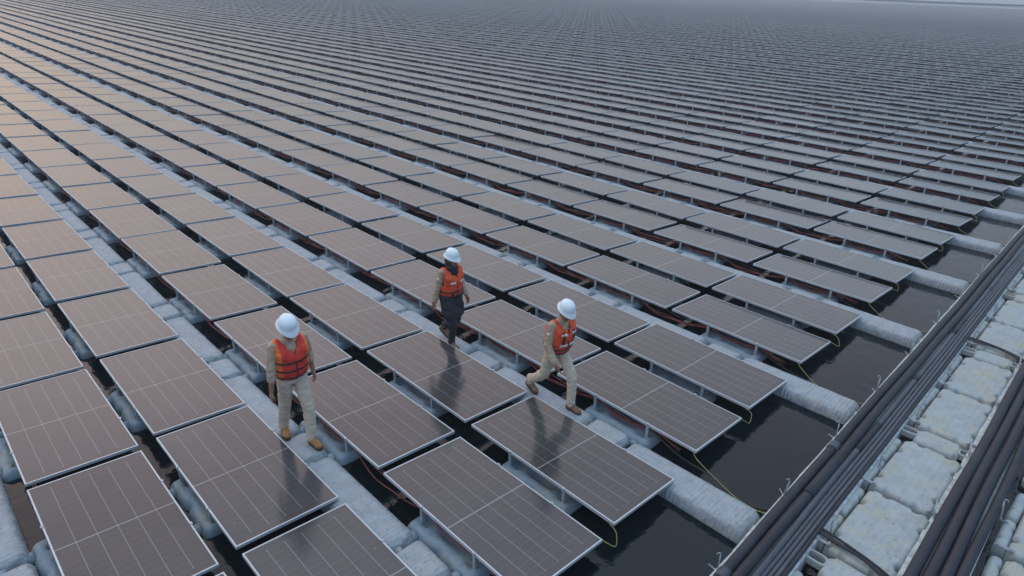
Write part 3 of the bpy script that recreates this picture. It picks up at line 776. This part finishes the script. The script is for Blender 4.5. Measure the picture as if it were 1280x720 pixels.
    # --- long dark tunic and head scarf
    if P.get('tunic'):
        bm = bmesh.new()
        ell(bm, T((0, 0, hz+.14)), (.135, .180, .18), TM)
        for s_ in (-1, 1): cone(bm, hip[s_]+Vector((0, 0, .05)), .122, hip[s_].lerp(kn[s_], .62)+Vector((0, s_*.02, 0)), .122)
        ell(bm, Vector((0, 0, hz-.05)), (.13, .19, .20)); cone(bm, hip[-1].lerp(kn[-1], .6), .125, hip[1].lerp(kn[1], .6), .125)
        me = fuse('tunic', bm, .011, 4, .014, 8, 5); me.materials.append(M['navy']); link('tunic', me, root)
        bm = bmesh.new()
        ell(bm, hp((-.028, 0, .035)), (.104, .094, .118), HM); ell(bm, hp((-.015, 0, -.07)), (.098, .092, .085), HM)
        ell(bm, T((.025, 0, hz+.545)), (.105, .115, .075), TM); ell(bm, T((.085, 0, hz+.475)), (.06, .09, .075), TM)
        me = fuse('headscarf', bm, .009, 3, .010, 14, 6)
        bb = bmesh.new(); bb.from_mesh(me)
        fc = hp((.105, 0, -.005)); loc_ = HM.inverted()
        dl = [v for v in bb.verts if (lambda q: q.x > -.02 and (q.y/.064)**2+((q.z+0)/.085)**2 < 1)(loc_ @ (v.co-head))]
        bmesh.ops.delete(bb, geom=dl, context='VERTS')
        link('headscarf', mesh('headscarf', bb, M['scarf'], smooth=True), root)
    # --- life vest: thick, open V at the neck, arm holes
    bm = bmesh.new(); k_ = P.get('vk', 1.10); zb = P.get('vb', .06); vy = P.get('vy', 1.0)
    ell(bm, T((.01, 0, hz+.16)), (.150*k_, .208*vy, .17), TM); ell(bm, T((.016, 0, hz+.33)), (.158*k_, .214*vy, .19), TM); ell(bm, T((.012, 0, hz+.24)), (.157*k_, .212*vy, .18), TM)
    for s_ in (-1, 1):
        cone(bm, T((.055, s_*.105, hz+.43)), .066, T((-.055, s_*.105, hz+.45)), .060); cone(bm, T((.085, s_*.112, hz+.40)), .082, T((.0, s_*.138, hz+.495)), .078); cone(bm, T((.0, s_*.138, hz+.495)), .078, T((-.075, s_*.115, hz+.40)), .076)
        ell(bm, T((.09, s_*.082, hz+.33)), (.075, .085, .13), TM); ell(bm, T((.09, s_*.085, hz+.15)), (.07, .085, .085), TM)
    me = fuse('life_vest', bm, .010, 4, .009, 12, 7)
    bb = bmesh.new(); bb.from_mesh(me); TI = TM.inverted(); o_ = Vector((0, 0, hz))
    def loc(v): return TI @ (v-o_)
    G = lambda: list(bb.verts)+list(bb.edges)+list(bb.faces)
    bmesh.ops.bisect_plane(bb, geom=G(), plane_co=T((0, 0, hz+zb)), plane_no=TM @ Vector((0, 0, -1)), clear_outer=True)
    dl = []
    for v in bb.verts:
        q = loc(v.co)
        if abs(q.y) > .196 and q.z > .28 and abs(q.x) < .07 and q.z < .49: dl.append(v)
        elif q.x > .02 and q.z > .41 and abs(q.y) < (q.z-.41)*.48: dl.append(v)
        elif q.z > .47 and abs(q.y) < .060: dl.append(v)
    bmesh.ops.delete(bb, geom=dl, context='VERTS')
    for f in bb.faces:
        q = loc(f.calc_center_median()); f.material_index = 1 if (abs(q.y) > .150 and q.z > .10) else 0
    vest_me = bpy.data.meshes.new('life_vest'); bb.to_mesh(vest_me)
    bmesh.ops.solidify(bb, geom=list(bb.faces), thickness=.02)
    for f in bb.faces: f.smooth = True
    vm = bpy.data.meshes.new('life_vest'); bb.to_mesh(vm); bb.free()
    for x in P['vest']: vm.materials.append(x)
    vest = link('life_vest', vm, root)
    up_ = TM @ Vector((0, 0, 1)); yy = Vector((0, 1, 0)); xx_ = TM @ Vector((1, 0, 0))
    def band_(z0, z1, extra=()): return [(T((0, 0, hz+z1)), up_), (T((0, 0, hz+z0)), -up_)] + list(extra)
    for z_ in P['straps']:
        link('webbing_strap', slab(vest_me, 'webbing_strap', band_(z_-.011, z_+.011), .006, M['black']), vest)
    if 'hem' in P: link('hem_panel', slab(vest_me, 'hem_panel', band_(zb+.002, P['hem']), .008, M['navy']), vest)
    link('zip', slab(vest_me, 'zip', band_(zb+.005, .315, [(Vector((0, .007, 0)), yy), (Vector((0, -.007, 0)), -yy), (T((0.02, 0, hz)), -xx_)]), .005, M['black']), vest)
    for (y0, y1, z0, z1, mt_) in P.get('patches', ()):
        link('reflective_patch' if mt_ is M['reflect'] else 'webbing_strap', slab(vest_me, 'patch', band_(z0, z1, [(Vector((0, y1, 0)), yy), (Vector((0, y0, 0)), -yy), (T((.02, 0, hz)), -xx_)]), .009, mt_), vest)
    # --- hard hat: shell with a crown ridge, brim longer over the eyes
    bm = bmesh.new(); n = 36; rr = []
    for (rx, ry, z_) in ((.150, .132, .052), (.151, .133, .058), (.128, .112, .068), (.126, .110, .095), (.119, .104, .128), (.103, .090, .158), (.078, .068, .180), (.045, .040, .194), (.012, .011, .198)):
        ring = []
        for i_ in range(n):
            t_ = 2*math.pi*i_/n; cx_ = math.cos(t_); brim = z_ < .065
            ext = .040*max(0, cx_)**2 if brim else 0
            rid = .006*math.exp(-(math.sin(t_)*(rx if not brim else 9)/.022)**2) if not brim and z_ > .09 else 0
            ring.append(bm.verts.new(hp((.95*cx_*(rx+ext)-.004, .95*math.sin(t_)*ry, z_+rid-(.012*max(0, cx_) if brim else 0)))))
        rr.append(ring)
    for A, B in zip(rr, rr[1:]):
        for k in range(n): bm.faces.new((A[k], A[(k+1) % n], B[(k+1) % n], B[k]))
    bm.faces.new(rr[-1]); hm = mesh('hard_hat', bm, M['helmet'], smooth=True)
    link('hard_hat', hm, root)
    if not P.get('tunic'):        # short dark hair below the hat
        bm = bmesh.new(); ell(bm, hp((-.022, 0, .04)), (.090, .081, .095), HM)
        bmesh.ops.bisect_plane(bm, geom=list(bm.verts)+list(bm.edges)+list(bm.faces), plane_co=hp((.035, 0, 0)), plane_no=HM @ Vector((1, 0, .0)), clear_outer=True)
        link('hair', mesh('hair', bm, M['scarf'], smooth=True), root)
    if P.get('badge'):
        s_, mt_ = P['badge']; bm = bmesh.new(); c = sh[s_].lerp(elb[s_], .35)+Vector((.02, s_*.066, 0))
        ell(bm, c, (.026, .008, .018)); link('arm_badge', mesh('arm_badge', bm, mt_, smooth=True), root)
    return root

FOOT = .104
person('man in red vest, white hard hat, beige trousers and tan boots, nearest the camera', (-3.60, -.335, WALK_TOP), R(-2), 1.0, dict(
    lean=.05, nod=.42, turn=-.05, hip=.915, shirt=M['shirt'], trousers=M['trousers'], boot=M['boot'], vest=(M['vest_red'], M['vest_orange']),
    ankle={-1: (-.27, -.085, FOOT), 1: (.16, .075, FOOT)}, toe={-1: (1, -.22, 0), 1: (1, .10, 0)},
    wrist={-1: (.06, -.285, .865), 1: (-.03, .275, .90)}, sleeve=.42, straps=(.10, .20, .315)))
person('woman in orange life vest, black headscarf, dark navy tunic and white hard hat', (-4.16, 2.52, WALK_TOP), R(2), .925, dict(
    lean=.02, nod=.20, turn=.12, hip=.90, shw=.165, shirt=M['shirt'], trousers=M['navy'], boot=M['boot_dark'], vest=(M['vest_or2'], M['vest_or2']), tunic=True, leg=.92,
    ankle={-1: (.06, -.045, FOOT), 1: (-.27, .085, FOOT+.10)}, toe={-1: (1, -.1, 0), 1: (1, .1, -.55)},
    wrist={-1: (-.10, -.265, .86), 1: (.10, .255, .90)}, sleeve=.92, straps=(.17,), vb=.03, hem=.095,
    patches=((-.125, -.045, .325, .352, M['reflect']), (.045, .125, .325, .352, M['reflect']), (-.10, -.05, .11, .16, M['black'])), badge=(-1, M['reflect'])))
person('striding man in orange life vest with white tapes, beige trousers and brown boots', (-2.06, 2.60, WALK_TOP), R(-4), .94, dict(
    lean=.16, nod=.42, turn=-.10, hip=.845, shirt=M['shirt'], trousers=M['trousers'], boot=M['boot_dark'], vest=(M['vest_or2'], M['vest_or2']),
    ankle={-1: (-.42, -.07, FOOT+.05), 1: (.31, .05, FOOT)}, toe={-1: (1, -.05, -.30), 1: (1, .05, 0)},
    wrist={-1: (.22, -.235, .84), 1: (-.08, .27, .86)}, sleeve=.95, straps=(.16,), vb=.03, hem=.085, vk=1.2, vy=1.07,
    patches=((-.13, -.02, .225, .255, M['reflect']), (.02, .10, .225, .255, M['reflect']), (-.13, -.05, .40, .425, M['reflect']), (.05, .13, .40, .425, M['reflect']), (-.105, -.075, .26, .45, M['black']), (.075, .105, .26, .45, M['black'])), badge=(-1, M['reflect'])))
tm_ = [o.data for o in TRASH]; bpy.data.batch_remove(TRASH); bpy.data.batch_remove(tm_); bpy.data.scenes.remove(TS)

# ------------------------------------------------------------------ evening haze over the lake
hm_ = bpy.data.materials.new('haze'); hm_.use_nodes = True; t = hm_.node_tree; t.nodes.clear()
pv = N(t, 'ShaderNodeVolumePrincipled'); pv.inputs['Color'].default_value = (.86, .90, .95, 1); pv.inputs['Density'].default_value = .0017
ou = N(t, 'ShaderNodeOutputMaterial'); t.links.new(pv.outputs[0], ou.inputs['Volume'])
bm = bmesh.new(); box(bm, -910, 510, -210, 910, -1.3, 7.0)
tag(link('haze', mesh('haze', bm, hm_)), kind='stuff')
